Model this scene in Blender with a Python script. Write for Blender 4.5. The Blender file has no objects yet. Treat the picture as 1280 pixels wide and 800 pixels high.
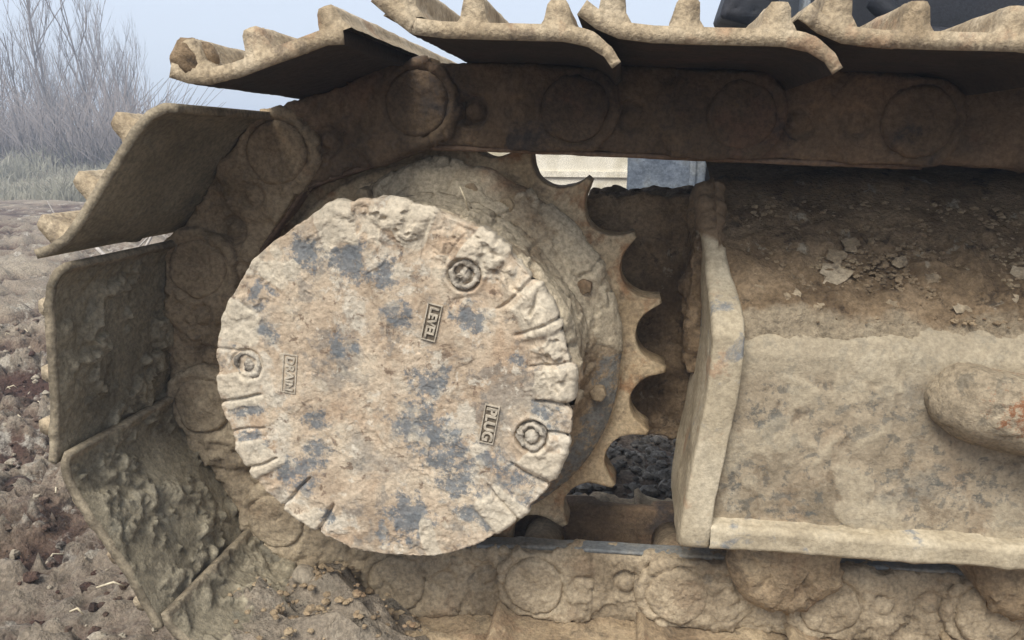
import bpy, math, random
import numpy as np
from mathutils import Matrix, Vector
random.seed(7); np.random.seed(7)
C = bpy.context.scene.collection
PI = math.pi

# ------------------------------------------------------------------ camera
CAM = np.array([.2505, -1.0382, .2759]); YAW, PIT, ROL, FPX = .1436, .2218, .0036, 977.3
cy, sy, cp, sp = math.cos(YAW), math.sin(YAW), math.cos(PIT), math.sin(PIT)
fw = np.array([-sy * cp, cy * cp, -sp]); rt = np.array([cy, sy, 0]); up = np.cross(rt, fw)
r2 = math.cos(ROL) * rt + math.sin(ROL) * up; u2 = -math.sin(ROL) * rt + math.cos(ROL) * up
cd = bpy.data.cameras.new('camera'); cam = bpy.data.objects.new('camera', cd); C.objects.link(cam)
M = Matrix(((r2[0], u2[0], -fw[0], CAM[0]), (r2[1], u2[1], -fw[1], CAM[1]), (r2[2], u2[2], -fw[2], CAM[2]), (0, 0, 0, 1)))
cam.matrix_world = M
cd.sensor_width = 36; cd.lens = FPX * 36 / 1280; cd.clip_start = .02; cd.clip_end = 3000
bpy.context.scene.camera = cam

# ------------------------------------------------------------------ world, sun, exposure
W = bpy.data.worlds.new("World"); bpy.context.scene.world = W; W.use_nodes = True
nt = W.node_tree; nt.nodes.clear()
SUN_EL, SUN_AZ = math.radians(52), math.radians(196)      # azimuth from +y towards +x: behind the camera, a little left
sky = nt.nodes.new('ShaderNodeTexSky'); sky.sky_type = 'NISHITA'; sky.sun_disc = False
sky.sun_elevation = SUN_EL; sky.sun_rotation = SUN_AZ; sky.air_density = 1.0; sky.dust_density = 4.0; sky.ozone_density = 1.0
mixw = nt.nodes.new('ShaderNodeMix'); mixw.data_type = 'RGBA'; mixw.inputs['Factor'].default_value = .72
nt.links.new(sky.outputs[0], mixw.inputs[6]); mixw.inputs[7].default_value = (5.7, 6.2, 7.1, 1)   # overcast veil
bg = nt.nodes.new('ShaderNodeBackground'); bg.inputs[1].default_value = .105
out = nt.nodes.new('ShaderNodeOutputWorld')
nt.links.new(mixw.outputs[2], bg.inputs[0]); nt.links.new(bg.outputs[0], out.inputs[0])
sl = bpy.data.lights.new('sun', 'SUN'); sl.energy = 2.9; sl.angle = math.radians(32); sl.color = (1, .97, .91)
so = bpy.data.objects.new('sun', sl); C.objects.link(so)
sd = Vector((math.sin(SUN_AZ) * math.cos(SUN_EL), math.cos(SUN_AZ) * math.cos(SUN_EL), math.sin(SUN_EL)))
so.rotation_euler = sd.to_track_quat('Z', 'Y').to_euler(); so.location = (0, -3, 5)
vs = bpy.context.scene.view_settings
vs.view_transform = 'Standard'; vs.look = 'None'; vs.exposure = 0.64; vs.gamma = 1

# ------------------------------------------------------------------ numpy noise
def _h(ix, iy, iz, s):
    with np.errstate(over='ignore'):
        h = (ix.astype(np.int64).astype(np.uint32) * np.uint32(374761393)) ^ (iy.astype(np.int64).astype(np.uint32) * np.uint32(668265263)) \
            ^ (iz.astype(np.int64).astype(np.uint32) * np.uint32(2246822519)) ^ np.uint32(s * 3266489917 % 4294967296)
        h = (h ^ (h >> np.uint32(13))) * np.uint32(1274126177)
        h = (h ^ (h >> np.uint32(15))) * np.uint32(2246822519)
        h ^= h >> np.uint32(16)
    return h.astype(np.float64) / 4294967295.0
def vnoise(P, s=0):
    I = np.floor(P); F = P - I; F = F * F * F * (F * (F * 6 - 15) + 10); r = 0
    for a in (0, 1):
        wx = F[:, 0] if a else 1 - F[:, 0]
        for b in (0, 1):
            wy = F[:, 1] if b else 1 - F[:, 1]
            for c in (0, 1):
                wz = F[:, 2] if c else 1 - F[:, 2]
                r = r + wx * wy * wz * _h(I[:, 0] + a, I[:, 1] + b, I[:, 2] + c, s)
    return r * 2 - 1
def fbm(P, sc, o=4, s=0, g=.5):
    r = 0; a = 1; t = 0; Q = P * sc
    for i in range(o):
        r = r + a * vnoise(Q + 17.3 * i, s + i); t += a; a *= g; Q = Q * 2.03
    return r / t
def worley(P, sc, s=0):
    """returns F1, F2, id of the nearest cell"""
    Q = P * sc; I = np.floor(Q); f1 = np.full(len(P), 9.); f2 = np.full(len(P), 9.); idd = np.zeros(len(P))
    for a in (-1, 0, 1):
        for b in (-1, 0, 1):
            for c in (-1, 0, 1):
                X, Y, Z = I[:, 0] + a, I[:, 1] + b, I[:, 2] + c
                d = np.sqrt((X + _h(X, Y, Z, s) - Q[:, 0]) ** 2 + (Y + _h(X, Y, Z, s + 1) - Q[:, 1]) ** 2 + (Z + _h(X, Y, Z, s + 2) - Q[:, 2]) ** 2)
                n = d < f1; f2 = np.where(n, f1, np.minimum(f2, d)); idd = np.where(n, _h(X, Y, Z, s + 3), idd); f1 = np.where(n, d, f1)
    return f1, f2, idd
def ss(x, a, b):
    t = np.clip((x - a) / (b - a), 0, 1); return t * t * (3 - 2 * t)
def clods(P, sc, s=0, lo=.35):
    """rounded lumps of mud, 0..1, present in only some of the cells"""
    f1, f2, i = worley(P, sc, s)
    return np.where(i > lo, np.clip(1 - f1 * 1.35, 0, 1) ** .7 * (i - lo) / (1 - lo), 0)
def cracks(P, sc, s=0, w=.06):
    f1, f2, i = worley(P + .01 * np.stack([vnoise(P * 60, s + 9), vnoise(P * 60, s + 10), vnoise(P * 60, s + 11)], 1), sc, s)
    return 1 - ss(f2 - f1, 0, w), i

def crust(P, sc, s=0, cover=.0):
    """broken layers of dried mud with abrupt edges, 0..1"""
    w = .35 / sc * np.stack([vnoise(P * sc * 2.3, s + 5), vnoise(P * sc * 2.3, s + 6), vnoise(P * sc * 2.3, s + 7)], 1)
    a = fbm(P + w, sc, 4, s, .55); b = fbm(P + w, sc * 2.2, 3, s + 20, .55)
    return .55 * ss(a, cover, cover + .035) + .3 * ss(a + .6 * b, cover + .12, cover + .17) + .15 * ss(b, .1, .25) * ss(a, cover - .1, cover)
# ------------------------------------------------------------------ object helpers
WL = {}
def register(o, loc, parent):
    WL[o] = np.array(loc, float)
    if parent is not None:
        o.parent = parent; o.location = Vector(WL[o] - WL[parent])
    else: o.location = Vector(loc)
def tag(o, label=None, cat=None, group=None, kind=None):
    if label: o['label'] = label
    if cat: o['category'] = cat
    if group: o['group'] = group
    if kind: o['kind'] = kind
    return o
def empty(name, loc, label, cat, group=None):
    o = bpy.data.objects.new(name, None); C.objects.link(o); o.empty_display_size = .1
    register(o, loc, None); return tag(o, label, cat, group)
def mesh_from(name, V, F):
    me = bpy.data.meshes.new(name)
    V = np.ascontiguousarray(V, np.float32)
    if isinstance(F, np.ndarray):
        k = F.shape[1]; me.vertices.add(len(V)); me.vertices.foreach_set('co', V.ravel())
        me.loops.add(F.size); me.loops.foreach_set('vertex_index', F.astype(np.int32).ravel())
        me.polygons.add(len(F)); me.polygons.foreach_set('loop_start', np.arange(0, F.size, k, dtype=np.int32)); me.update(calc_edges=True)
    else:
        me.from_pydata(V.tolist(), [], F); me.update()
    return me
def put(name, V, F, mat, parent=None, disp=None, smooth=True, center=None, face=None):
    """V in world coordinates; links ONE mesh object.  disp(P, N) -> displaced P (, attribute h)"""
    me = V if F is None else mesh_from(name, V, F)
    n = len(me.vertices); co = np.empty(n * 3, np.float32); me.vertices.foreach_get('co', co); P = co.reshape(-1, 3).astype(float)
    # make the faces look outwards (face = a direction for open sheets)
    nf = len(me.polygons); fn = np.empty(nf * 3, np.float32); fc = np.empty(nf * 3, np.float32); fa = np.empty(nf, np.float32)
    me.polygons.foreach_get('normal', fn); me.polygons.foreach_get('center', fc); me.polygons.foreach_get('area', fa); fn = fn.reshape(-1, 3); fc = fc.reshape(-1, 3)
    ref = np.broadcast_to(np.array(face), fn.shape) if face is not None else fc - P.mean(0)
    if float(((fn * ref).sum(1) * fa).sum()) < 0: me.flip_normals(); me.update()
    if disp:
        N = np.empty(n * 3, np.float32); me.vertices.foreach_get('normal', N); N = N.reshape(-1, 3).astype(float)
        r = disp(P, N)
        if isinstance(r, tuple):
            if len(r) == 3:
                at = me.attributes.new('p', 'FLOAT', 'POINT'); at.data.foreach_set('value', r[2].astype(np.float32))
            P, h = r[:2]; at = me.attributes.new('h', 'FLOAT', 'POINT'); at.data.foreach_set('value', h.astype(np.float32))
        else: P = r
    c = np.array(center if center is not None else (P.min(0) + P.max(0)) / 2)
    me.vertices.foreach_set('co', (P - c).astype(np.float32).ravel()); me.update()
    if smooth: me.polygons.foreach_set('use_smooth', np.ones(len(me.polygons), bool))
    me.materials.append(mat); me.name = name
    o = bpy.data.objects.new(name, me); C.objects.link(o); register(o, c, parent)
    return o
def remesh(parts, vox, smooth_it=0):
    V = []; F = []; b = 0
    for v, f in parts:
        V += [tuple(x) for x in v]; F += [[i + b for i in q] for q in f]; b += len(v)
    me = bpy.data.meshes.new('tmp'); me.from_pydata(V, [], F); me.update()
    o = bpy.data.objects.new('tmp', me); C.objects.link(o)
    m = o.modifiers.new('r', 'REMESH'); m.mode = 'VOXEL'; m.voxel_size = vox
    if smooth_it:
        s = o.modifiers.new('s', 'SMOOTH'); s.iterations = smooth_it; s.factor = .5
    dg = bpy.context.evaluated_depsgraph_get(); dg.update()
    r = bpy.data.meshes.new_from_object(o.evaluated_get(dg)); bpy.data.objects.remove(o); bpy.data.meshes.remove(me)
    return r
def prism(poly, y0, y1, T=lambda a, b, y: (a, y, b)):
    n = len(poly); V = [T(a, b, y0) for a, b in poly] + [T(a, b, y1) for a, b in poly]
    F = [[i, (i + 1) % n, n + (i + 1) % n, n + i] for i in range(n)] + [list(range(n))[::-1], [n + i for i in range(n)]]
    return V, F
def circ(a, b, r, n=40, t0=0): return [(a + r * math.cos(t0 + 2 * PI * i / n), b + r * math.sin(t0 + 2 * PI * i / n)) for i in range(n)]
def boxp(x0, x1, y0, y1, z0, z1): return prism([(x0, z0), (x1, z0), (x1, z1), (x0, z1)], y0, y1)
def resample(pts, step):
    out = []
    for (a, b) in zip(pts[:-1], pts[1:]):
        a = np.array(a, float); b = np.array(b, float); n = max(1, int(round(np.linalg.norm(b - a) / step)))
        out += [a + (b - a) * i / n for i in range(n)]
    out.append(np.array(pts[-1], float)); return np.array(out)
def gridfaces(nu, nv, wrapu=False):
    iu = np.arange(nu if wrapu else nu - 1); iv = np.arange(nv - 1); A, B = np.meshgrid(iu, iv, indexing='ij')
    A2 = (A + 1) % nu
    return np.stack([A * nv + B, A2 * nv + B, A2 * nv + B + 1, A * nv + B + 1], -1).reshape(-1, 4)
def tube(pts, rad, n=8):
    pts = [np.array(p, float) for p in pts]; V = []; F = []
    for i, p in enumerate(pts):
        d = pts[min(i + 1, len(pts) - 1)] - pts[max(i - 1, 0)]; d /= np.linalg.norm(d) + 1e-9
        a = np.cross(d, (0, 0, 1)) if abs(d[2]) < .9 else np.cross(d, (1, 0, 0)); a /= np.linalg.norm(a); b = np.cross(d, a)
        r = rad[i] if hasattr(rad, '__len__') else rad
        for k in range(n): V.append(p + r * (math.cos(2 * PI * k / n) * a + math.sin(2 * PI * k / n) * b))
    for i in range(len(pts) - 1):
        for k in range(n): F.append([i * n + k, i * n + (k + 1) % n, (i + 1) * n + (k + 1) % n, (i + 1) * n + k])
    F.append(list(range(n))[::-1]); F.append([(len(pts) - 1) * n + k for k in range(n)])
    return V, F
def join(parts):
    V = []; F = []
    for v, f in parts:
        b = len(V); V += [tuple(x) for x in v]; F += [[i + b for i in q] for q in f]
    return V, F

# ------------------------------------------------------------------ materials
def s2l(r, g, b):
    f = lambda c: (c / 255 / 12.92) if c / 255 <= .04045 else ((c / 255 + .055) / 1.055) ** 2.4
    return (f(r), f(g), f(b), 1)
def tone(c, k=.20, d=.88):
    g = .25 * c[0] + .6 * c[1] + .15 * c[2]; return tuple((x + (g - x) * k) * d for x in c[:3]) + (1,)
def mat(name, cols, scale=9, rough=.9, bump=.5, bscale=260, bdist=.004, layers=(), hcol=None, pcol=None, speck=.30, metallic=0):
    """earthy procedural surface: cols = ramp of base colours; layers = (colour, scale, threshold, width, seed, strength)"""
    if not any(w in name for w in ('paint', 'plastic', 'grass', 'twig', 'bark', 'wood', 'shoes')) or 'over' in name:
        d = 1.0 if 'grey green' in name or 'chain' in name else .88
        cols = [tone(c, .2, d) for c in cols]; layers = [(tone(l[0], .2, d),) + tuple(l[1:]) for l in layers]
        if hcol: hcol = (tone(hcol[0], .2, d),) + tuple(hcol[1:])
    m = bpy.data.materials.new(name); m.use_nodes = True; t = m.node_tree; N = t.nodes; L = t.links
    b = N['Principled BSDF']; b.inputs['Roughness'].default_value = rough; b.inputs['Specular IOR Level'].default_value = .25; b.inputs['Metallic'].default_value = metallic
    g = N.new('ShaderNodeNewGeometry')
    def noise(sc, det=6, seed=0, ro=.6, dist=0):
        n = N.new('ShaderNodeTexNoise'); n.inputs['Scale'].default_value = sc; n.inputs['Detail'].default_value = det
        n.inputs['Roughness'].default_value = ro; n.inputs['Distortion'].default_value = dist
        v = N.new('ShaderNodeVectorMath'); v.operation = 'ADD'; v.inputs[1].default_value = (seed * 3.1, seed * 1.7, seed * 2.3)
        L.new(g.outputs['Position'], v.inputs[0]); L.new(v.outputs[0], n.inputs['Vector']); return n.outputs[0]
    r = N.new('ShaderNodeValToRGB'); L.new(noise(scale, 8, 1), r.inputs[0]); e = r.color_ramp.elements
    n = len(cols)
    for i, c in enumerate(cols):
        p = .34 + .32 * i / max(1, n - 1)
        if i < 2: e[i].position = p if n > 1 else 0; e[i].color = c
        else: x = e.new(p); x.color = c
    if n == 1: e[1].color = cols[0]
    cur = r.outputs[0]
    def mixc(fac, a, c, mode='MIX'):
        x = N.new('ShaderNodeMix'); x.data_type = 'RGBA'; x.blend_type = mode
        L.new(fac, x.inputs[0]) if not isinstance(fac, float) else setattr(x.inputs[0], 'default_value', fac)
        L.new(a, x.inputs[6])
        L.new(c, x.inputs[7]) if not isinstance(c, tuple) else setattr(x.inputs[7], 'default_value', c)
        return x.outputs[2]
    def rng(src, a, bb, o0=0., o1=1.):
        x = N.new('ShaderNodeMapRange'); x.interpolation_type = 'SMOOTHSTEP'; L.new(src, x.inputs[0])
        x.inputs[1].default_value = a; x.inputs[2].default_value = bb; x.inputs[3].default_value = o0; x.inputs[4].default_value = o1; return x.outputs[0]
    for (c, sc, th, w, seed, st) in layers:
        cur = mixc(rng(noise(sc, 9, seed, .68, .3), th - w, th + w, 0., st), cur, c)
    if pcol:                                                   # places where the crust has broken off the paint
        a = N.new('ShaderNodeAttribute'); a.attribute_name = 'p'
        sc_ = N.new('ShaderNodeMath'); sc_.operation = 'MULTIPLY_ADD'; L.new(noise(75, 9, 14, .8), sc_.inputs[0]); sc_.inputs[1].default_value = 3.4; sc_.inputs[2].default_value = -1.75
        ad = N.new('ShaderNodeMath'); ad.operation = 'ADD'; L.new(a.outputs['Fac'], ad.inputs[0]); L.new(sc_.outputs[0], ad.inputs[1])
        cur = mixc(rng(ad.outputs[0], .4, .8, 0., pcol[1]), cur, pcol[0])
    if hcol:                                                   # mud thickness: thin film / thick crust
        a = N.new('ShaderNodeAttribute'); a.attribute_name = 'h'
        ad = N.new('ShaderNodeMath'); ad.operation = 'ADD'; L.new(a.outputs['Fac'], ad.inputs[0])
        sc_ = N.new('ShaderNodeMath'); sc_.operation = 'MULTIPLY_ADD'; L.new(noise(70, 6, 4), sc_.inputs[0]); sc_.inputs[1].default_value = .5; sc_.inputs[2].default_value = -.25
        L.new(sc_.outputs[0], ad.inputs[1])
        c, lo, hi, st = hcol
        cur = mixc(rng(ad.outputs[0], lo, hi, 0., st), cur, c)
    sp_ = rng(noise(180, 5, 6, .7), .3, .7, 1 - speck, 1 + speck)
    v = N.new('ShaderNodeVectorMath'); v.operation = 'SCALE'; L.new(cur, v.inputs[0]); L.new(sp_, v.inputs['Scale']); cur = v.outputs[0]
    L.new(cur, b.inputs['Base Color'])
    if bump:
        bp = N.new('ShaderNodeBump'); bp.inputs['Strength'].default_value = bump; bp.inputs['Distance'].default_value = bdist
        mx = N.new('ShaderNodeMath'); mx.operation = 'ADD'; L.new(noise(bscale, 6, 7, .65), mx.inputs[0]); L.new(noise(bscale * .25, 8, 8, .7), mx.inputs[1])
        L.new(mx.outputs[0], bp.inputs['Height']); L.new(bp.outputs[0], b.inputs['Normal'])
    return m
PAINT = s2l(128, 127, 120); RUST = s2l(158, 116, 78)
M_cover = mat('dried mud over grey paint', (s2l(168, 144, 114), s2l(196, 172, 140), s2l(210, 190, 158)), 14,
              layers=((s2l(176, 138, 98), 9, .58, .06, 3, .45), (PAINT, 12, .58, .06, 11, .5), (s2l(104, 106, 104), 34, .57, .04, 15, .5), (s2l(208, 196, 172), 18, .56, .04, 21, .75), (s2l(116, 92, 70), 60, .61, .03, 23, .75), (s2l(214, 202, 178), 42, .62, .03, 27, .7)), pcol=(s2l(100, 106, 110), .85),
              hcol=(s2l(205, 190, 162), .55, .85, .85), bump=.45, speck=.2)
M_mud = mat('dry brown mud', (s2l(130, 107, 76), s2l(164, 139, 102), s2l(186, 162, 122)), 12, layers=((s2l(150, 112, 76), 10, .6, .06, 5, .5), (s2l(92, 80, 64), 20, .6, .05, 8, .5)), bump=.7)
M_hub = mat('mud caked on the hub', (s2l(122, 98, 68), s2l(156, 130, 94), s2l(176, 152, 114)), 12, layers=((s2l(166, 118, 74), 10, .58, .06, 5, .5), (s2l(98, 84, 66), 20, .6, .05, 8, .5)), bump=.6, hcol=(s2l(200, 182, 148), .4, .9, .9), pcol=(s2l(112, 112, 108), .9))
M_shoe = mat('grey green mud on steel', (s2l(112, 102, 80), s2l(134, 123, 98), s2l(150, 138, 111)), 10, layers=((s2l(98, 96, 84), 14, .6, .05, 5, .5),),
             hcol=(s2l(166, 154, 126), .25, .8, .7), bump=.6)
M_shoeshade = mat('shade-darkened muddy worn steel', (s2l(52, 43, 37), s2l(66, 54, 46), s2l(50, 44, 40)), 8, layers=((s2l(86, 60, 46), 7, .6, .06, 9, .5),), bump=.4, bdist=.002)  # mud colour darkened to carry the shade beneath the upper shoes
M_edge = mat('pale mud crust', (s2l(152, 130, 96), s2l(182, 160, 124), s2l(196, 176, 142)), 16, layers=((s2l(170, 130, 92), 12, .6, .05, 5, .6), (s2l(120, 104, 84), 22, .6, .04, 4, .6)), bump=.7)
M_linkshade = mat('shade-darkened brown mud on chain', (s2l(78, 62, 46), s2l(104, 84, 60), s2l(128, 102, 72)), 7, layers=((s2l(118, 82, 58), 11, .6, .07, 5, .4), (s2l(40, 44, 52), 9, .6, .06, 12, .7)), bump=.6)  # shade under the shoes and on far-side links put into the colour
M_linkpale = mat('paler mud on lower chain', (s2l(132, 114, 86), s2l(160, 141, 110), s2l(182, 162, 128)), 10, layers=((s2l(130, 104, 74), 12, .6, .06, 5, .5), (s2l(84, 82, 76), 22, .64, .04, 12, .5)), bump=.6)  # lighter tone for the lower links
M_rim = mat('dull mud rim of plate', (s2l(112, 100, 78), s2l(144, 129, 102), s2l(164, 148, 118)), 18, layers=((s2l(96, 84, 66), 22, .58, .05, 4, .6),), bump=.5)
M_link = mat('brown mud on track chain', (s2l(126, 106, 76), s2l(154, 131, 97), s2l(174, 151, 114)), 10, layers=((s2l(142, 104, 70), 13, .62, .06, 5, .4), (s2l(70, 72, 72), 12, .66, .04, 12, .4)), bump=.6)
M_tooth = mat('worn ochre steel', (s2l(170, 142, 98), s2l(194, 166, 122), s2l(206, 181, 138)), 16, layers=((s2l(166, 114, 62), 18, .57, .06, 5, .75), (s2l(120, 100, 76), 24, .6, .05, 6, .6)), bump=.4, rough=.75)
M_frame = mat('muddy grey frame steel', (s2l(134, 118, 92), s2l(162, 144, 114), s2l(176, 158, 127)), 9, layers=((s2l(150, 114, 76), 6, .6, .08, 5, .45), (s2l(92, 92, 86), 60, .56, .03, 11, .6), (s2l(120, 116, 104), 5, .56, .05, 41, .55), (s2l(110, 88, 62), 26, .58, .05, 19, .5), (s2l(190, 176, 148), 13, .6, .05, 29, .6)),
              hcol=(s2l(184, 168, 136), .5, 1., .6), pcol=(s2l(78, 80, 78), .75), bump=.4, speck=.2)
M_roof = mat('crumbly brown mud', (s2l(112, 89, 60), s2l(142, 116, 81), s2l(164, 137, 100)), 18, layers=((s2l(180, 166, 138), 24, .63, .03, 5, .8), (s2l(58, 46, 36), 28, .6, .04, 6, .7)), bump=.9, hcol=(s2l(172, 154, 122), .75, 1.1, .85))
M_plate = mat('pale dusty plate steel', (s2l(156, 139, 108), s2l(180, 163, 130), s2l(196, 180, 148)), 10, layers=((s2l(118, 124, 128), 14, .61, .04, 11, .8), (s2l(170, 130, 92), 16, .62, .05, 5, .6)), bump=.35, speck=.2, hcol=(s2l(134, 106, 72), .3, .7, .9))
M_rail = mat('rubbed blue steel', (s2l(92, 96, 98), s2l(120, 122, 120), s2l(138, 128, 108)), 14, rough=.5, bump=.3)
M_railtop = mat('rust brown rail edge', (s2l(96, 74, 54), s2l(122, 94, 68), s2l(140, 112, 84)), 14, rough=.7, bump=.4)
M_dark = mat('black painted steel', (s2l(22, 24, 28), s2l(34, 36, 42), s2l(46, 46, 50)), 6, rough=.6, bump=.2)
M_blue = mat('slate blue painted steel', (s2l(84, 92, 104), s2l(104, 112, 122), s2l(126, 130, 132)), 16, rough=.6, bump=.3)
M_cream = mat('cream paint', (s2l(196, 188, 168), s2l(214, 207, 190), s2l(172, 162, 136)), 4, rough=.7, bump=.2)
M_ground = mat('churned clay ground', (s2l(86, 62, 50), s2l(124, 102, 82), s2l(166, 148, 122)), 3.2, layers=((s2l(84, 56, 46), 2.2, .50, .05, 5, .8), (s2l(196, 188, 170), 9, .6, .04, 6, .7), (s2l(54, 42, 35), 12, .56, .04, 7, .85), (s2l(70, 52, 42), 34, .55, .05, 17, .6)),
               hcol=(s2l(182, 168, 142), .6, 1.0, .5), bump=.9, bscale=120, bdist=.01)
M_stone = mat('pale clay lumps', (s2l(140, 126, 104), s2l(168, 154, 130), s2l(184, 172, 148)), 14, bump=.7)
M_straw = mat('straw', (s2l(196, 178, 140), s2l(214, 200, 166)), 30, bump=0)
M_bark = mat('bare grey bark', (s2l(104, 99, 98), s2l(126, 119, 116)), 6, bump=.2)
M_twig = mat('grey twigs', (s2l(116, 109, 108), s2l(138, 128, 122)), 6, bump=0)
M_grass = mat('dry pale grass', (s2l(100, 98, 86), s2l(126, 123, 108), s2l(158, 153, 136)), .8, bump=0)
M_dead = mat('bleached dead wood', (s2l(150, 142, 134), s2l(184, 176, 166)), 20, bump=.3)
M_plastic = mat('pale blue plastic', (s2l(190, 210, 230), s2l(214, 228, 240)), 20, rough=.4, bump=.2)

# ------------------------------------------------------------------ ground
GZ = -.415
def ground_h(P):
    x, y = P[:, 0], P[:, 1]
    Q = np.stack([x, y, 0 * x], 1)
    near = 1 - ss(np.hypot(x, y), 5, 14)
    h = .34 * np.exp(-((y - 12.5 + .8 * fbm(Q, .5, 2, 40)) / 3.0) ** 2) * ss(-x, 1, 3) + .05 * fbm(Q, .9, 4, 3) + .028 * fbm(Q, 4, 5, 5) * (near + .3)
    # ruts running diagonally to the front left
    u = x * .75 - y * .66 + .06 * fbm(Q, 2, 2, 8)
    left = ss(-x, .35, .7)
    h += left * near * (.03 * np.sin(u * 13) + .010 * np.sin(u * 47 + 2))
    cr = crust(Q, 9, 70, .0) * .035 + crust(Q, 24, 77, .05) * .02
    h += cr * near * left
    cl = clods(Q + .02 * np.stack([vnoise(Q * 30, 1), vnoise(Q * 30, 2), 0 * x], 1), 17, 20, .3)
    c2 = clods(Q + .3, 38, 24, .3)
    d = .030 * cl + .016 * c2 + .006 * fbm(Q, 60, 3, 31)
    h = h + d * near
    # spoil banked up beside the shoes at the front of the track
    hp = np.exp(-(((x + .14) / .16) ** 2 + ((y + .20) / .17) ** 2) ** 1.5); h += hp * (.092 + .045 * crust(Q, 15, 80, -.1) + .03 * clods(Q, 26, 84, .3) + .02 * fbm(Q, 14, 4, 81)) + .05 * np.exp(-(((x + .45) / .2) ** 2 + ((y + .1) / .3) ** 2)) + np.exp(-(((x + .375) / .075) ** 2 + ((y + .36) / .10) ** 2) ** 1.4) * (.085 + .05 * crust(Q, 14, 60, -.1) + .02 * fbm(Q, 16, 4, 61))
    return h, np.clip(.5 + h * 8, 0, 1)
def lines(segs):
    o = []
    for a, b, s in segs: o += list(np.arange(a, b, s))
    return np.array(o + [segs[-1][1]])
gx = lines([(-400, -60, 40), (-60, -12, 4), (-12, -5, .5), (-5, -2, .03), (-2, -.2, .0075), (-.2, 1.2, .03), (1.2, 4, .15), (4, 12, 1), (12, 60, 6), (60, 400, 40)])
gy = lines([(-30, -4, 3), (-4, -1, .3), (-1, -.5, .04), (-.5, 1.2, .0075), (1.2, 2.5, .014), (2.5, 5, .03), (5, 10, .15), (10, 30, 1), (30, 100, 8), (100, 900, 60)])
X, Y = np.meshgrid(gx, gy, indexing='ij'); V = np.stack([X.ravel(), Y.ravel(), np.full(X.size, GZ)], 1)
def gd(P, N):
    h, a = ground_h(P); P = P.copy(); P[:, 2] += h; return P, a
ground = put('ground', V, gridfaces(len(gx), len(gy)), M_ground, disp=gd, face=(0, 0, 1)); tag(ground, kind='structure')
def gz(x, y): return GZ + float(ground_h(np.array([[x, y, 0.]]))[0][0])

# ------------------------------------------------------------------ excavator root
EX = empty('excavator', (.9, .9, GZ), 'mud caked tracked excavator seen close up at its rear track and sprocket', 'excavator')

P_ = .19; R = P_ / (2 * math.sin(PI / 10.5)); A0 = 2.1792; STEP = 2 * PI / 10.5
pins = {}
for k in range(-1, 5): a = A0 + k * STEP; pins[k] = np.array([R * math.cos(a), R * math.sin(a)])
for j in range(1, 7): pins[-1 - j] = pins[-1] + j * P_ * np.array([math.cos(-.035), math.sin(-.035)])
for j in range(1, 8): pins[4 + j] = pins[4] + j * P_ * np.array([math.cos(.018), math.sin(.018)]) + np.array([0, .009])
KMIN, KMAX = -7, 11

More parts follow.
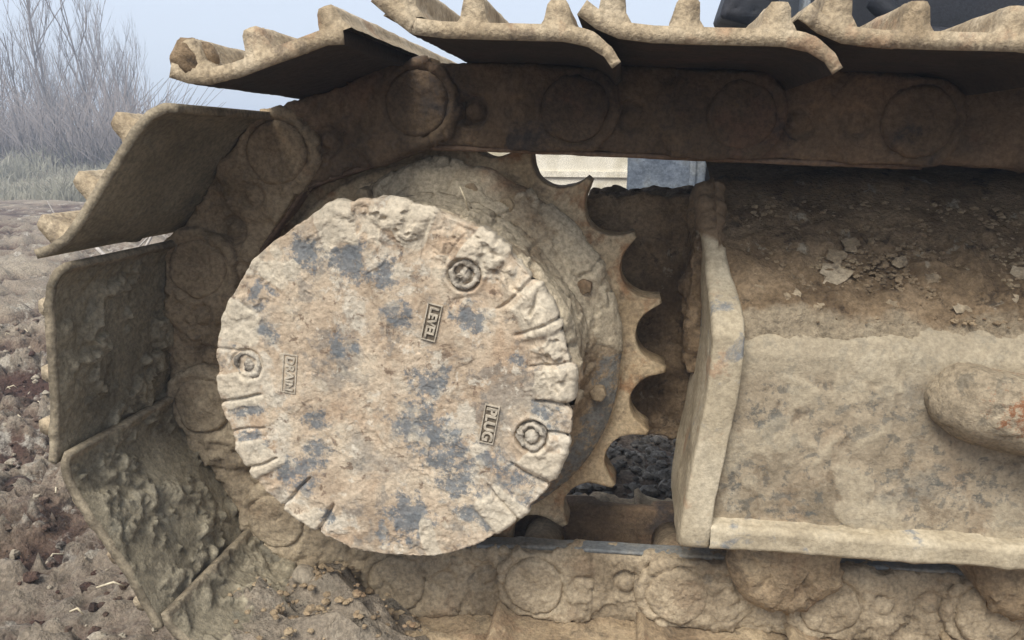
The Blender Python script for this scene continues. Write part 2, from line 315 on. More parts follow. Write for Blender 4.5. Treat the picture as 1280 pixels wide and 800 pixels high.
def frame(k):
    """link between pins k and k+1: origin, tangent (towards pin k), outward normal"""
    a, b = pins[k], pins[k + 1]; m = (a + b) / 2; t = (a - b) / np.linalg.norm(a - b); n = np.array([-t[1], t[0]])
    return m, t, n
for k in range(KMIN, KMAX):
    m, t, n = frame(k)
    T = lambda a, b, y, m=m, t=t, n=n: (m[0] + a * t[0] + b * n[0], y, m[1] + a * t[1] + b * n[1])
    top = k < -1; bottom = k >= 4; fine = -4 <= k <= 8
    # ---- outer link
    body = [(-.125, -.02), (-.118, -.038), (-.095, -.047), (-.03, -.048), (.08, -.048), (.118, -.044), (.138, -.026), (.144, 0), (.138, .024), (.12, .042), (.085, .05), (-.03, .05), (-.085, .047), (-.118, .036), (-.127, .01)]
    _t = [(-.13, -.02), (-.11, -.046), (-.04, -.0485), (-.01, -.0485), (-.01, .0505), (-.09, .046), (-.125, .02)]
    head = [(.02, -.05), (.12, -.048), (.1405, -.028), (.147, 0), (.1405, .028), (.12, .046), (.02, .049)]
    rk = random.Random(900 + k); gd_ = rk.uniform(.003, .0065); gr_ = rk.uniform(.040, .044); n1_, n2_ = rk.uniform(.25, 1.1), rk.uniform(.1, 1.0); bur = rk.uniform(.45, 1.0)
    mesh = remesh([prism(body, -.055, -.084, T), prism(head, -.06, -.095, T), prism(circ(.045, 0, .047, 30), -.06, -.090, T)], .0032 if fine else .006, 9)
    def dl(P, N, m=m, t=t, n=n, k=k, top=top, gd_=gd_, gr_=gr_, n1_=n1_, n2_=n2_, bur=bur):
        rel = P[:, [0, 2]] - m; a = rel @ t; b = rel @ n
        out_ = ss(-N[:, 1], .2, .7)
        P = P + N * (.0034 * bur * fbm(P, 20, 5, 3) + (.0055 * crust(P, 26, 5, .0) + .003 * clods(P, 45, 5, .5)) * (.35 if top else 1) + .0012 * fbm(P, 140, 3, 5))[:, None]
        dep = 0
        for (ca, cb, r_, dd) in ((-.028, -.006, .019, .018 * n1_), (.03, -.004, .017, .012 * n2_)):
            r = np.hypot((a - ca), (b - cb)); ring = ss(r_ - r, -.003, .005) * (1 - .75 * ss(r_ * .62 - r, -.004, .004))
            dep = dep + dd * ring
        rp = np.hypot(a - .095, b); dep = dep + gd_ * ss(gr_ - rp, -.003, .003)
        P[:, 1] += dep * out_
        cr, _ = cracks(P, 22, 31, .05); P[:, 1] += .0018 * cr * out_
        return P
    ML = M_linkshade if k <= -1 else (M_link if k < 2 else M_linkpale)
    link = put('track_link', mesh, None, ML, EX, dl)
    # ---- pin end seen as a caked disc
    nr, na = 14, 64
    rr = np.concatenate([np.linspace(.002, .035, nr), [.0375, .039, .0395]]); yy = np.concatenate([np.full(nr, -.0995), [-.0975, -.093, -.08]])
    aa = np.linspace(0, 2 * PI, na, endpoint=False); V = []
    for q in aa:
        for r_, y_ in zip(rr, yy): V.append(T(.095 + r_ * math.cos(q), r_ * math.sin(q), y_))
    F = [list(f) for f in gridfaces(na, len(rr), True)] + [[i * len(rr) for i in range(na)][::-1]]
    V = [tuple(np.array(v) + np.array([0, rk.uniform(0, .003) * 0 + gd_ * .2, 0])) for v in V]
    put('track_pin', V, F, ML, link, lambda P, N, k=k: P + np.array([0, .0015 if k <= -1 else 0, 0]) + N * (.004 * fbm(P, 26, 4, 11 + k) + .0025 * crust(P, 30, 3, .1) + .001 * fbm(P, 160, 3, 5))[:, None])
    # ---- bushing and far side link
    if fine:
        c = T(.095, 0, 0); v, f = tube([(c[0], -.056, c[2]), (c[0], .056, c[2])], .03, 20); put('track_bushing', v, f, M_link, EX)
    mesh2 = remesh([prism(body, .058, .082, T), prism(head, .06, .095, T)], .007, 1)
    put('track_link', mesh2, None, M_linkshade, EX, lambda P, N: P + N * (.003 * fbm(P, 30, 3, 9))[:, None])
    # ---- worn running rail on the inner edge of the link
    if fine:
        rail = [(-.085, -.0475), (.11, -.0475), (.112, -.0535), (-.085, -.0535)]
        put('rail_edge', resample([(0, 0), (0, 0)], 1) if False else remesh([prism(rail, -.056, -.083, T)], .003, 1), None, M_rail if bottom else M_railtop, link,
            lambda P, N: P + N * (.0014 * fbm(P, 40, 3, 19))[:, None])
    # ---- shoe: rolled plate, leading edge turned up, trailing lip turned down
    low = [(-.083, .073), (-.066, .0615), (-.045, .0535), (-.015, .0505), (.04, .05), (.095, .05), (.118, .046), (.133, .038), (.141, .028)]
    step = .0032 if (-4 <= k <= 3) else .008
    if k == -1: low = low[:6] + []
    if k == -1: low = low[:5] + [(.08, .0500), (.096, .0455)]
    if k == -2: low = [(-.083, .081), (-.064, .067)] + low[2:]
    if k == 3: low = [(-.052, .051)] + low[4:]
    if 0 <= k <= 3: low = [(a - .017, b if (k == 0 or a > -.04) else .0535 + (b - .0535) * .25) for a, b in low]
    if k == 4: low = [(a + .02, b) for a, b in low]
    lo = resample(low, step); tn = np.gradient(lo, axis=0); tn /= np.linalg.norm(tn, axis=1)[:, None]; nn = np.stack([-tn[:, 1], tn[:, 0]], 1)
    th = (.0100 if 0 <= k <= 4 else .0145) * (1 - .35 * ss(lo[:, 0], .11, .141))[:, None]; hi = lo + nn * th
    per = np.concatenate([lo, hi[::-1]]); npz = len(per); M2 = len(lo)
    ys = np.concatenate([np.arange(-.3, -.07, step), np.linspace(-.07, .3, 24)])
    V = []; sgn = []
    for a, b in per:
        for y_ in ys: V.append(T(a, b, y_))
    nv = len(ys)
    F = gridfaces(npz, nv, True)
    caps = []
    for i in range(M2 - 1):
        caps.append([i * nv, (i + 1) * nv, (npz - 2 - i) * nv, (npz - 1 - i) * nv][::-1])
        caps.append([i * nv + nv - 1, (i + 1) * nv + nv - 1, (npz - 2 - i) * nv + nv - 1, (npz - 1 - i) * nv + nv - 1])
    F = np.concatenate([F, np.array(caps)])
    amp = {0: .5, 1: 1.1, 2: .85, 3: .7}.get(k, .9 if k > 3 else .1)
    def dsh(P, N, m=m, t=t, n=n, k=k, amp=amp):
        rel = P[:, [0, 2]] - m; a = rel @ t; b = rel @ n
        nin = -(N[:, 0] * n[0] + N[:, 2] * n[1]); inn = ss(nin, .1, .6)
        edge = ss(-P[:, 1], .285, .298)
        warp = .006 * np.stack([vnoise(P * 40, 3), vnoise(P * 40, 4), vnoise(P * 40, 5)], 1)
        lump = clods(P + warp, 38, 40 + k, .25) + .6 * clods(P + warp + .1, 80, 44 + k, .25)
        patch = ss(fbm(P, 11, 3, 50 + k), -.15, .35)
        cu = crust(P, 30, 90 + k, .12)
        h = inn * amp * (.006 * lump * patch + .009 * cu * ss(fbm(P, 7, 2, 95), -.35, .1) + .004 * fbm(P, 18, 4, 61) + .0016 * fbm(P, 110, 3, 8)) + (1 - inn) * (.0008 * clods(P, 60, 5, .3) + .0012 * fbm(P, 30, 4, 6)) + .0006 * fbm(P, 120, 3, 8)
        bd = np.minimum(np.minimum(a - a.min(), a.max() - a), P[:, 1] + .3)      # keep the rim of the plate crisp
        h = h * (.12 + .88 * ss(bd, .002, .018))
        Q = P + N * h[:, None]
        Q[:, 1] -= edge * (.0018 * fbm(P, 24, 4, 71) + .0025 * crust(P, 45, 73, .25))
        return Q, np.clip(h / .012, 0, 1)
    mt = M_shoe if 0 <= k <= 3 else (M_mud if k > 3 else M_shoeshade)
    shoe = put('track_shoe', V, F, mt, EX, dsh)
    # pale crust along the outer edge face (own material slot)
    shoe.data.materials.append(M_rim if k >= 0 else M_edge); me = shoe.data
    nf = len(me.polygons); ny = np.empty(nf * 3, np.float32); me.polygons.foreach_get('normal', ny); ny = ny.reshape(-1, 3)
    cn = np.empty(nf * 3, np.float32); me.polygons.foreach_get('center', cn); cn = cn.reshape(-1, 3)
    outw = (ny[:, 0] * n[0] + ny[:, 2] * n[1]) > .25
    tdir = (0 <= k <= 3) & (np.abs(ny[:, 0] * t[0] + ny[:, 2] * t[1]) > .4)
    rc = (cn + np.array(shoe.location)[None] + WL[EX])[:, [0, 2]] - m; ta = rc @ t; outw = outw | (tdir & ((ta < lo[:, 0].min() + .006) | (ta > lo[:, 0].max() - .006)))
    endc = (cn[:, 1] < cn[:, 1].min() + .005)
    me.polygons.foreach_set('material_index', (endc | (outw & (ny[:, 1] < .9))).astype(np.int32))
    toff = -.017 if 0 <= k <= 3 else (.02 if k == 4 else 0)
    for gi, gt in enumerate((-.052 + toff, .013 + toff, .09 + toff)):
        b0 = np.interp(gt, lo[:, 0], lo[:, 1]) + .010; hgt = .029 + (.004 if gi == 0 else 0) - (.003 if gi == 2 else 0)
        prof = [(-.019, 0), (-.0125, .008), (-.0098, hgt - .005), (-.0065, hgt - .0005), (0, hgt), (.0065, hgt - .0005), (.0095, hgt - .005), (.0115, .010), (.018, 0)]
        pr_ = resample([(gt + a, b0 + b) for a, b in prof], .004); ys2 = np.concatenate([np.arange(-.299 + (.024 if 1 <= k <= 3 else (.010 if k == 0 else 0)), -.25, .004), np.linspace(-.25, .297, 26)]); nv2 = len(ys2)
        V = [T(a, b, y_) for a, b in pr_ for y_ in ys2]; F2 = gridfaces(len(pr_), nv2).tolist(); q = len(pr_)
        h2 = q // 2
        F2 += [[i * nv2, (q - 1 - i) * nv2, (q - 2 - i) * nv2, (i + 1) * nv2] for i in range(h2 - (0 if q % 2 else 1))]
        put('grouser', V, F2, M_edge, shoe, lambda P, N, s_=gi + 3 * k: P + N * (.0010 * fbm(P, 30, 4, 100 + s_) + .0008 * crust(P, 50, 130 + s_, .1))[:, None])
    if k == -1:   # clod of mud on the left end of this shoe
        c = T(-.058, .082, -.283); n_ = 40; u = np.linspace(0, 2 * PI, n_, endpoint=False); w = np.linspace(0.01, PI - .01, 24)
        V = [(c[0] + .022 * math.cos(a) * math.sin(b), c[1] + .018 * math.sin(a) * math.sin(b), c[2] + .017 * math.cos(b)) for a in u for b in w]
        tag(put('mud_lump', V, gridfaces(n_, 24, True), M_roof, shoe, lambda P, N: P + N * (.007 * fbm(P, 60, 4, 5) + .006 * clods(P, 60, 8, .2))[:, None]), 'dark clod of mud')

# ------------------------------------------------------------------ sprocket
PT = .8503
ang = np.linspace(0, 2 * PI, 21 * 26, endpoint=False); rad = []
for a in ang:
    d = ((a - PT + PI / 21) % (2 * PI / 21)) - PI / 21          # from tooth centre
    p = PI / 21 - abs(d); s_ = .303 * p
    rad.append(min(.3095, .3105 - math.sqrt(max(.0400 ** 2 - s_ ** 2, 0)) if s_ < .0400 else .3095))
rad = np.array(rad)
fr = [.10, .18, .235, .252, .257]; V = []
def ring(rfun, y): return [(rfun(i) * math.cos(ang[i]), y, rfun(i) * math.sin(ang[i])) for i in range(len(ang))]
secs = [(lambda i: .09, -.045), (lambda i: .20, -.045), (lambda i: .245, -.044), (lambda i: .252, -.040), (lambda i: .2545, -.029)]
for q in (.2, .4, .6, .8, .93): secs.append((lambda i, q=q: .2545 + (rad[i] - .2545) * q, -.029 + .001 * q))
secs += [(lambda i: rad[i] - .0012, -.0255), (lambda i: rad[i], -.022)] + [(lambda i: rad[i], y) for y in (-.012, 0, .012, .022)] + [(lambda i: rad[i] - .003, .028), (lambda i: .25, .03), (lambda i: .09, .035)]
cols_ = [ring(f, y) for f, y in secs]; nvv = len(secs)
V = [cols_[j][i] for i in range(len(ang)) for j in range(nvv)]
spr = put('sprocket', V, gridfaces(len(ang), nvv, True)[:, ::-1], M_tooth, EX, lambda P, N: P + N * (.0022 * fbm(P, 30, 4, 3) + .001 * fbm(P, 90, 3, 4))[:, None])

# housing and caked mud between the sprocket and the cover
prof = [(.06, -.20), (.19, -.20), (.196, -.19), (.190, -.16), (.190, -.13), (.194, -.10), (.203, -.080), (.222, -.067), (.240, -.060), (.250, -.051), (.2505, -.04), (.249, -.03)]
pf = resample(prof[1:], .0028); na = 620; aa = np.linspace(0, 2 * PI, na, endpoint=False)
def rl(r_, a):
    q = min(1, max(0, (math.cos(a - math.radians(172)) - .15) / .5)); return r_ if r_ < .2 else .2 + (r_ - .2) * (1 - .8 * q)
V = np.array([(rl(r_, a) * math.cos(a), y_, rl(r_, a) * math.sin(a)) for a in aa for r_, y_ in pf])
def dh(P, N):
    a = np.arctan2(P[:, 2], P[:, 0]); r = np.hypot(P[:, 0], P[:, 2])
    upr = ss(np.cos(a - math.radians(58)), .2, .85)
    cr, idd = cracks(P, 15, 7, .05)
    h = .004 * fbm(P, 14, 4, 2) + .007 * (idd - .4) * (1 - cr) - .004 * cr + .004 * crust(P, 18, 12, 0) + .005 * clods(P, 36, 12, .5) + .0015 * fbm(P, 90, 3, 6)
    h = h * (.35 + .65 * ss(a, -.4, .2)) + upr * .012 * ss(-P[:, 1], .03, .1)
    h = h * ss(-P[:, 1], .03, .05)
    low_ = ss(np.cos(a + math.radians(38)), .55, .85) * ss(r, .205, .225)
    return P + N * (h * (1 - .7 * low_))[:, None], np.clip(upr * (.55 + .5 * idd + .5 * fbm(P, 16, 3, 88)), 0, 1.2), low_ * .75
hou = put('final_drive_housing', V, gridfaces(na, len(pf), True)[:, ::-1], M_hub, EX, dh, face=(0, -1, 0))
for i in (-1, 2, 5, 6, 9, 12):
    a = i / 30 * 2 * PI + .05; c = np.array((.226 * math.cos(a), -.072, .226 * math.sin(a)))
    v, f = prism(circ(c[0], c[2], .011, 6, a), -.080, -.05); put('bolt', remesh([(v, f)], .0022, 4), None, M_mud, hou, lambda P, N: P + N * (.002 * fbm(P, 60, 3, 5))[:, None])

# ------------------------------------------------------------------ final drive cover
CX, CZ, RC, YC = -.006, .006, .2078, -.22
plugs = [(.080, .138, 1.0), (.155, -.043, 1.0), (-.176, .026, .45)]
nr, na = 190, 760
rr = np.linspace(.0006, RC, nr) ; V = []
seq = [(r_, YC) for r_ in rr] + [(RC + .0008, YC + .003), (RC + .001, YC + .007), (RC + .0005, YC + .012), (RC - .001, YC + .02), (RC - .003, YC + .03), (RC - .006, YC + .045), (RC - .012, YC + .06)]
aa = np.linspace(0, 2 * PI, na, endpoint=False)
V = np.array([(CX + r_ * math.cos(a), y_, CZ + r_ * math.sin(a)) for a in aa for r_, y_ in seq])
rs = random.Random(4); crk = [math.radians(d) for d in (38, 26, 12, -3, -14, -30, -45, 152, 168, 187, 199, 212, 228, 243, 76, 64, 118)]
crk = [(c, rs.uniform(.6, 1), rs.uniform(.15, .168)) for c in crk]
PATCH = [(-0.0935, 0.1568, 0.0225), (-0.043, 0.1455, 0.0253), (-0.1441, 0.0605, 0.014), (-0.1216, -0.1096, 0.0214), (-0.0964, -0.0869, 0.018), (-0.0879, -0.0416, 0.014), (0.0413, 0.0038, 0.0236), (0.0301, -0.0416, 0.027), (0.0582, -0.0756, 0.0326), (0.075, -0.1039, 0.027), (0.0919, 0.0831, 0.0197), (0.1537, 0.0435, 0.0112), (0.1761, -0.0132, 0.0112), (0.0188, -0.1549, 0.0253), (0.0975, -0.1492, 0.0197), (-0.0879, -0.1606, 0.014), (0.148, -0.1266, 0.014), (-0.1722, -0.0812, 0.0169), (-0.1778, -0.0302, 0.014), (0.002, 0.1341, 0.0157), (0.0132, 0.0888, 0.014), (-0.1048, 0.1341, 0.0169), (-0.0542, 0.0491, 0.014), (-0.0149, -0.1776, 0.014), (0.12, -0.0869, 0.0157)]
def dc(P, N):
    x, z = P[:, 0] - CX, P[:, 2] - CZ; r = np.hypot(x, z); a = np.arctan2(z, x)
    face = ss(-N[:, 1], .5, .9); rim = ss(r, .158, .172)
    wob = .05 * fbm(P, 14, 3, 90)
    h = .0022 * fbm(P, 9, 3, 1) + .0008 * fbm(P, 30, 4, 2) + .0009 * fbm(P, 85, 4, 3) + .0005 * fbm(P, 220, 2, 4)
    cl = clods(P, 70, 5, .55); h += .0012 * cl * ss(fbm(P, 9, 2, 14), -.1, .4); cu = crust(P, 17, 15, .02); h += .0012 * cu
    # castellated pads round the rim, some worn
    ll0 = ss(np.cos(a - math.radians(212)), .62, .85)
    pad = np.sin((a + wob) * 14 + .6); h += rim * (.0016 * crust(P, 26, 48, -.05) + .0056 * np.maximum(.3 + .7 * ss(np.cos(a), .1, .7), ll0) * ss(pad, -.25, .25) * (.55 + .45 * fbm(P, 7, 2, 33)) - .0012)
    lob = 0
    for c, st, r0 in crk:
        da = np.angle(np.exp(1j * (a - c + wob))) * r
        lob = lob + st * np.exp(-(da / .0016) ** 2) * ss(r, r0, r0 + .008)
    ll = ss(np.cos(a - math.radians(212)), .62, .85); rgt = np.maximum(.35 + .65 * ss(np.cos(a), .3, .8), ll); h -= .0065 * np.clip(lob, 0, 1) * rgt * (1 - .85 * ss(r, .195, .206) * (np.abs(a) > .9) * (1 - ll))
    # thick crust spilling over the upper right of the rim
    crst = ss(np.cos(a - math.radians(55)), .3, .85) * ss(r, .150, .195)
    h += crst * (.002 + .006 * crust(P, 26, 18, -.1) + .003 * clods(P, 40, 18, .3) + .002 * fbm(P, 25, 3, 19)) * np.clip(1 - .6 * ss(r, .196, .207), 0, 1)
    # plug recesses
    for px, pz, st in plugs:
        d = np.hypot(P[:, 0] - px, P[:, 2] - pz)
        h += st * (.0015 * np.exp(-((d - .0215) / .003) ** 2) - .006 * ss(.0185 - d, -.002, .002)) + (.003 * ss(.02 - d, 0, .01) if st < 1 else 0)
    # text plates sit on flat pads
    for tx, tz in ((.043, .084), (.107, -.031), (-.126, .017)):
        d = np.hypot((P[:, 0] - tx) * 2, P[:, 2] - tz); h = h * (1 - .9 * ss(.036 - d, 0, .010) * face)
    Q = P + N * h[:, None]
    # radial irregularity of the outline
    ra = .0035 * fbm(np.stack([np.cos(a), np.sin(a), 0 * a], 1), 3, 4, 60) + .003 * clods(np.stack([np.cos(a), np.sin(a), P[:, 1] * 5], 1), 9, 61, .5)
    ra += ss(np.cos(a - math.radians(60)), .1, .9) * (-.003 + .004 * clods(np.stack([np.cos(a), np.sin(a), P[:, 1] * 5], 1), 11, 63, .2))
    ra += .006 * np.exp(-((a - math.radians(106)) / .08) ** 2) - .006 * np.exp(-((a - math.radians(-3)) / .03) ** 2)
    sc = 1 + ra / RC * ss(r, .14, .2)
    Q[:, 0] = CX + (Q[:, 0] - CX) * sc; Q[:, 2] = CZ + (Q[:, 2] - CZ) * sc
    xx = x + .022 * fbm(P, 16, 4, 71, .7); zz = z + .022 * fbm(P, 16, 4, 72, .7)
    pt = 0
    for bx, bz, br in PATCH: pt = np.maximum(pt, 1.05 * np.exp(-(((xx - bx) ** 2 + (zz - bz) ** 2) / (br * 1.35) ** 2) ** 1.2))
    return Q, np.clip(.12 + .5 * cu + crst * .5 + .2 * cl + .5 * rim * ss(pad, -.1, .2), 0, 1), np.clip(np.maximum(pt * .85, rim * ss(-pad, -.1, .3) * ss(.203 - r, 0, .012) * (1 - crst) * ss(fbm(P, 10, 2, 44), -.3, .4) * .6), 0, 1)
cover = put('final_drive_cover', V, gridfaces(na, len(seq), True)[:, ::-1], M_cover, EX, dc, center=(CX, YC, CZ), face=(0, -1, 0))
tag(cover, 'round cover crusted with pale mud over blue grey paint')
M_plug = mat('chipped plug rim', (s2l(170, 156, 134), s2l(196, 184, 162)), 40, layers=((s2l(100, 92, 82), 50, .55, .05, 3, .8),), bump=.5)
for i, (px, pz, st) in enumerate(plugs):
    nn_, a_ = 10, 48
    pr2 = [(.0012, -.003), (.0045, -.0028), (.0060, -.001), (.0066, .004), (.0106, .0045), (.0114, -.001), (.0124, -.003), (.0145, -.0032), (.0155, -.001), (.016, .003), (.017, .005)]
    V = [(px + r_ * math.cos(q), YC + y_ + (0 if st == 1 else .001), pz + r_ * math.sin(q)) for q in np.linspace(0, 2 * PI, a_, endpoint=False) for r_, y_ in pr2]
    F = gridfaces(a_, len(pr2), True)[:, ::-1].tolist() + [[j * len(pr2) for j in range(a_)]]
    put('oil_plug', V, F, M_plug, cover, lambda P, N: P + N * (.0022 * fbm(P, 80, 3, 5) + .003 * crust(P, 70, 6, .0))[:, None], face=(0, -1, 0))
def text(word, px, pz, ang_, size, sink=0):
    cu = bpy.data.curves.new('t', 'FONT'); cu.body = word; cu.size = size; cu.extrude = .0012; cu.align_x = 'CENTER'; cu.align_y = 'CENTER'; cu.bevel_depth = .0004; cu.offset = .0002
    o = bpy.data.objects.new('t', cu); C.objects.link(o); dg = bpy.context.evaluated_depsgraph_get(); dg.update()
    me = bpy.data.meshes.new_from_object(o.evaluated_get(dg)); bpy.data.objects.remove(o)
    n = len(me.vertices); co = np.empty(n * 3, np.float32); me.vertices.foreach_get('co', co); co = co.reshape(-1, 3)
    c, s = math.cos(ang_), math.sin(ang_)
    W_ = np.stack([px + co[:, 0] * c - co[:, 1] * s, YC - .0022 + sink - co[:, 2], pz + co[:, 0] * s + co[:, 1] * c], 1)
    W_[:, 1] += .0016 * fbm(W_.astype(float), 90, 3, 66) + .0004
    me.vertices.foreach_set('co', W_.astype(np.float32).ravel())
    o = put('raised_word', me, None, M_word, cover, None, smooth=False)
    fr_ = []
    w2, h2 = (co[:, 0].max() + .002), .0085
    for (x0, x1, z0, z1) in ((-w2, w2, h2 - .0012, h2), (-w2, w2, -h2, -h2 + .0012), (-w2 - .0012, -w2, -h2, h2), (w2, w2 + .0012, -h2, h2)):
        T = lambda a, b, y: (px + a * c - b * s, y, pz + a * s + b * c)
        fr_.append(prism([(x0, z0), (x1, z0), (x1, z1), (x0, z1)], YC + .002, YC - .0026 + sink, T))
    v, f = prism([(-w2, -h2), (w2, -h2), (w2, h2), (-w2, h2)], YC + .003, YC - .0010 + sink, T); put('word_plate', v, f, M_wordbg, cover, None, smooth=False)
    v, f = join(fr_); put('word_border', v, f, M_word, cover, None, smooth=False)
M_word = mat('rubbed lettering', (s2l(172, 158, 134), s2l(196, 182, 158)), 60, bump=.3)
M_wordbg = mat('dark ground round the lettering', (s2l(96, 84, 68), s2l(136, 120, 97)), 90, bump=.3)  # darker tone behind the letters
text('LEVEL', .043, .084, math.radians(-103), .0135); text('PLUG', .107, -.031, math.radians(-100), .0165); text('DRAIN', -.126, .017, math.radians(-97), .0135, .0012)
# straw sticking out of the crust
v, f = tube([(.082, -.205, .205), (.079, -.207, .218), (.074, -.21, .231)], .0009, 5); put('straw', v, f, M_straw, EX)

# ------------------------------------------------------------------ track frame
def sweep(prof, x0, x1, step, name, m, disp, parent=EX, kx=None):
    p = resample(prof, step); xs = np.arange(x0, x1, step) if kx is None else kx
    V = np.array([(x, a, b) for x in xs for a, b in p]); return put(name, V, gridfaces(len(xs), len(p)), m, parent, disp, face=(0, -1, .6))
kx = np.concatenate([np.arange(.362, .80, .0034), np.linspace(.80, 1.7, 40)])
def dface(P, N):
    cl = clods(P, 34, 5, .6); cu = crust(P, 13, 33, .05); h = .003 * fbm(P, 7, 4, 1) + .0014 * fbm(P, 40, 4, 2) + .0026 * cu + .0006 * fbm(P, 150, 2, 3)
    g = lambda x, z, a, b: np.exp(-((P[:, 0] - x) / a) ** 2 - ((P[:, 2] - z) / b) ** 2)
    pm = np.maximum.reduce([.75 * g(.425, -.034, .035, .030), .8 * g(.388, -.105, .012, .05), .7 * g(.455, -.146, .05, .008), .5 * g(.53, -.005, .06, .02), .55 * g(.64, -.105, .08, .03)])
    return P + N * h[:, None], np.clip(.25 + .7 * cu + ss(P[:, 2], -.02, .06), 0, 1.3), pm
sweep([(-.02, .150), (-.10, .098), (-.130, .076), (-.145, .061), (-.151, .045), (-.150, -.163)], 0, 0, .0034, 'frame_side', M_frame, dface, kx=kx)
def droof(P, N):
    w = .01 * np.stack([vnoise(P * 30, 3), vnoise(P * 30, 4), vnoise(P * 30, 5)], 1)
    k = ss(-P[:, 1], -.02, .06) * (1 - .8 * ss(-P[:, 1], .10, .15))
    h = (.010 * fbm(P, 9, 4, 1) + .005 * crust(P, 16, 25, .05) + .004 * crust(P, 48, 28, .05) + .006 * clods(P + w, 26, 5, .35) + .005 * clods(P + w, 55, 8, .4) + .002 * fbm(P, 100, 3, 2)) * (.25 + .75 * k) + .004
    h *= ss(-P[:, 1], -.4, .0) + .2
    h = h - .016 * ss(-P[:, 1] + .03 * fbm(P, 10, 4, 77), .115, .15)
    return P + N * h[:, None], ss(-P[:, 1] + .02 * fbm(P, 18, 4, 7), .10, .14) * 1.1
sweep([(.34, .262), (.15, .248), (.06, .225), (.0, .188), (-.06, .140), (-.10, .106), (-.128, .086), (-.144, .071), (-.1515, .057), (-.1525, .045)], 0, 0, .0034, 'frame_top', M_roof, droof, kx=kx)
sweep([(-.148, -.158), (-.168, -.161), (-.173, -.166), (-.173, -.186), (-.168, -.190), (-.06, -.190)], 0, 0, .003, 'frame_flange', M_plate,
      lambda P, N: P + N * (.0025 * fbm(P, 22, 4, 1) + .0015 * fbm(P, 80, 3, 2) + .003 * clods(P, 30, 4, .6))[:, None], kx=kx)
# end plate of the frame (normal to x)
poly = [(-.170, -.176), (-.168, -.192), (-.150, -.200), (.0, -.196), (.012, -.16), (.012, .150), (.03, .212), (.0, .222), (-.03, .205), (-.062, .168), (-.112, .118), (-.158, .085), (-.170, .068)]
V = [(.350, y, z) for y, z in poly] + [(.386, y, z) for y, z in poly]; n = len(poly)
F = [[i, (i + 1) % n, n + (i + 1) % n, n + i] for i in range(n)] + [list(range(n))[::-1], [n + i for i in range(n)]]
def dpl(P, N):
    br_ = ss(P[:, 2] + .03 * fbm(P, 18, 3, 9), .145, .175)
    h = .006 * br_ * crust(P, 26, 51, -.1) + .0022 * fbm(P, 16, 4, 1) + .001 * fbm(P, 70, 3, 2) + .003 * clods(P, 24, 6, .6) + .012 * ss(P[:, 2], .15, .2) * (.5 + fbm(P, 25, 3, 8))
    Q = P + N * h[:, None]; Q[:, 0] -= .024 * ss(-P[:, 2], -.05, .2) + .006 * ss(P[:, 2], .09, .2) + .016 * ss(P[:, 2], .075, .17) * ss(P[:, 0], .362, .385); return Q, br_
plate = put('frame_end_plate', remesh([(V, F)], .0036, 5), None, M_plate, EX, dpl)
# mud packed against the frame end behind the sprocket
poly = [(.17, .16), (.2, .20), (.23, .207), (.30, .206), (.35, .212), (.375, .20), (.375, -.13), (.33, -.145), (.29, -.135), (.25, -.12), (.18, -.10), (.12, .0)]
mm = remesh([prism(poly, .055, .22), boxp(.335, .37, -.03, .1, -.02, .19)], .0042, 4)
def dw(P, N):
    w = .012 * np.stack([vnoise(P * 28, 3), vnoise(P * 28, 4), vnoise(P * 28, 5)], 1)
    h = .010 * fbm(P, 8, 4, 1) + .013 * clods(P + w, 22, 5, .3) + .007 * clods(P + w, 50, 8, .3) + .002 * fbm(P, 100, 3, 2) - .006 * cracks(P, 12, 3, .08)[0]
    return P + N * h[:, None]
put('packed_mud', mm, None, M_roof, EX, dw)
# rounded bracket on the face of the frame, dusty on its sloping top
M_bracket = mat('rusty muddy bracket', (s2l(134, 118, 92), s2l(162, 144, 114), s2l(178, 160, 128)), 12, layers=((s2l(150, 114, 76), 10, .58, .07, 5, .5), (s2l(104, 98, 84), 40, .58, .03, 11, .5)), pcol=(s2l(134, 84, 52), .85), bump=.6)
n1, n2 = 150, 90; V = []
for i in range(n1):
    for j in range(n2):
        a = 2 * PI * i / n1; b = PI * (j + .5) / n2; x = .715 + .130 * math.cos(a) * math.sin(b); y = -.145 + .082 * math.sin(a) * math.sin(b); z = .004 + .062 * math.cos(b)
        zt = .050 - .20 * (x - .59); z = z if z < zt - .006 else zt - .006 + .006 * (1 - math.exp(-(z - zt + .006) / .006)); V.append((x, y, z))
F = gridfaces(n1, n2, True).tolist() + [[i * n2 for i in range(n1)][::-1], [i * n2 + n2 - 1 for i in range(n1)]]
put('frame_bracket', V, F, M_bracket, EX, lambda P, N: (P + N * (.006 * fbm(P, 12, 4, 1) + .0008 * fbm(P, 70, 3, 2) + .002 * crust(P, 18, 4, .0))[:, None], 0 * P[:, 0], .95 * np.exp(-(((P[:, 0] - .675) / .05) ** 2 + ((P[:, 2] - .008) / .026) ** 2))))
# track rollers under the frame
for x in (.465, .745, 1.03):
    zz = -.252 + (x - .3) * .03 + .045; pr3 = [(.025, -.128), (.05, -.125), (.062, -.114), (.065, -.06), (.055, -.05), (.055, .05), (.073, .06), (.073, .12)]
    p = resample(pr3, .005); na = 110; aa = np.linspace(0, 2 * PI, na, endpoint=False)
    V = [(x + r_ * math.cos(a), y_, zz - .03 + r_ * math.sin(a)) for a in aa for r_, y_ in p]; F = gridfaces(na, len(p), True)[:, ::-1].tolist() + [[i * len(p) for i in range(na)]]
    put('track_roller', V, F, M_mud, EX, lambda P, N: P + N * (.007 * fbm(P, 14, 4, 1) + .010 * crust(P, 18, 4, 0.) + .005 * clods(P, 30, 4, .4))[:, None])
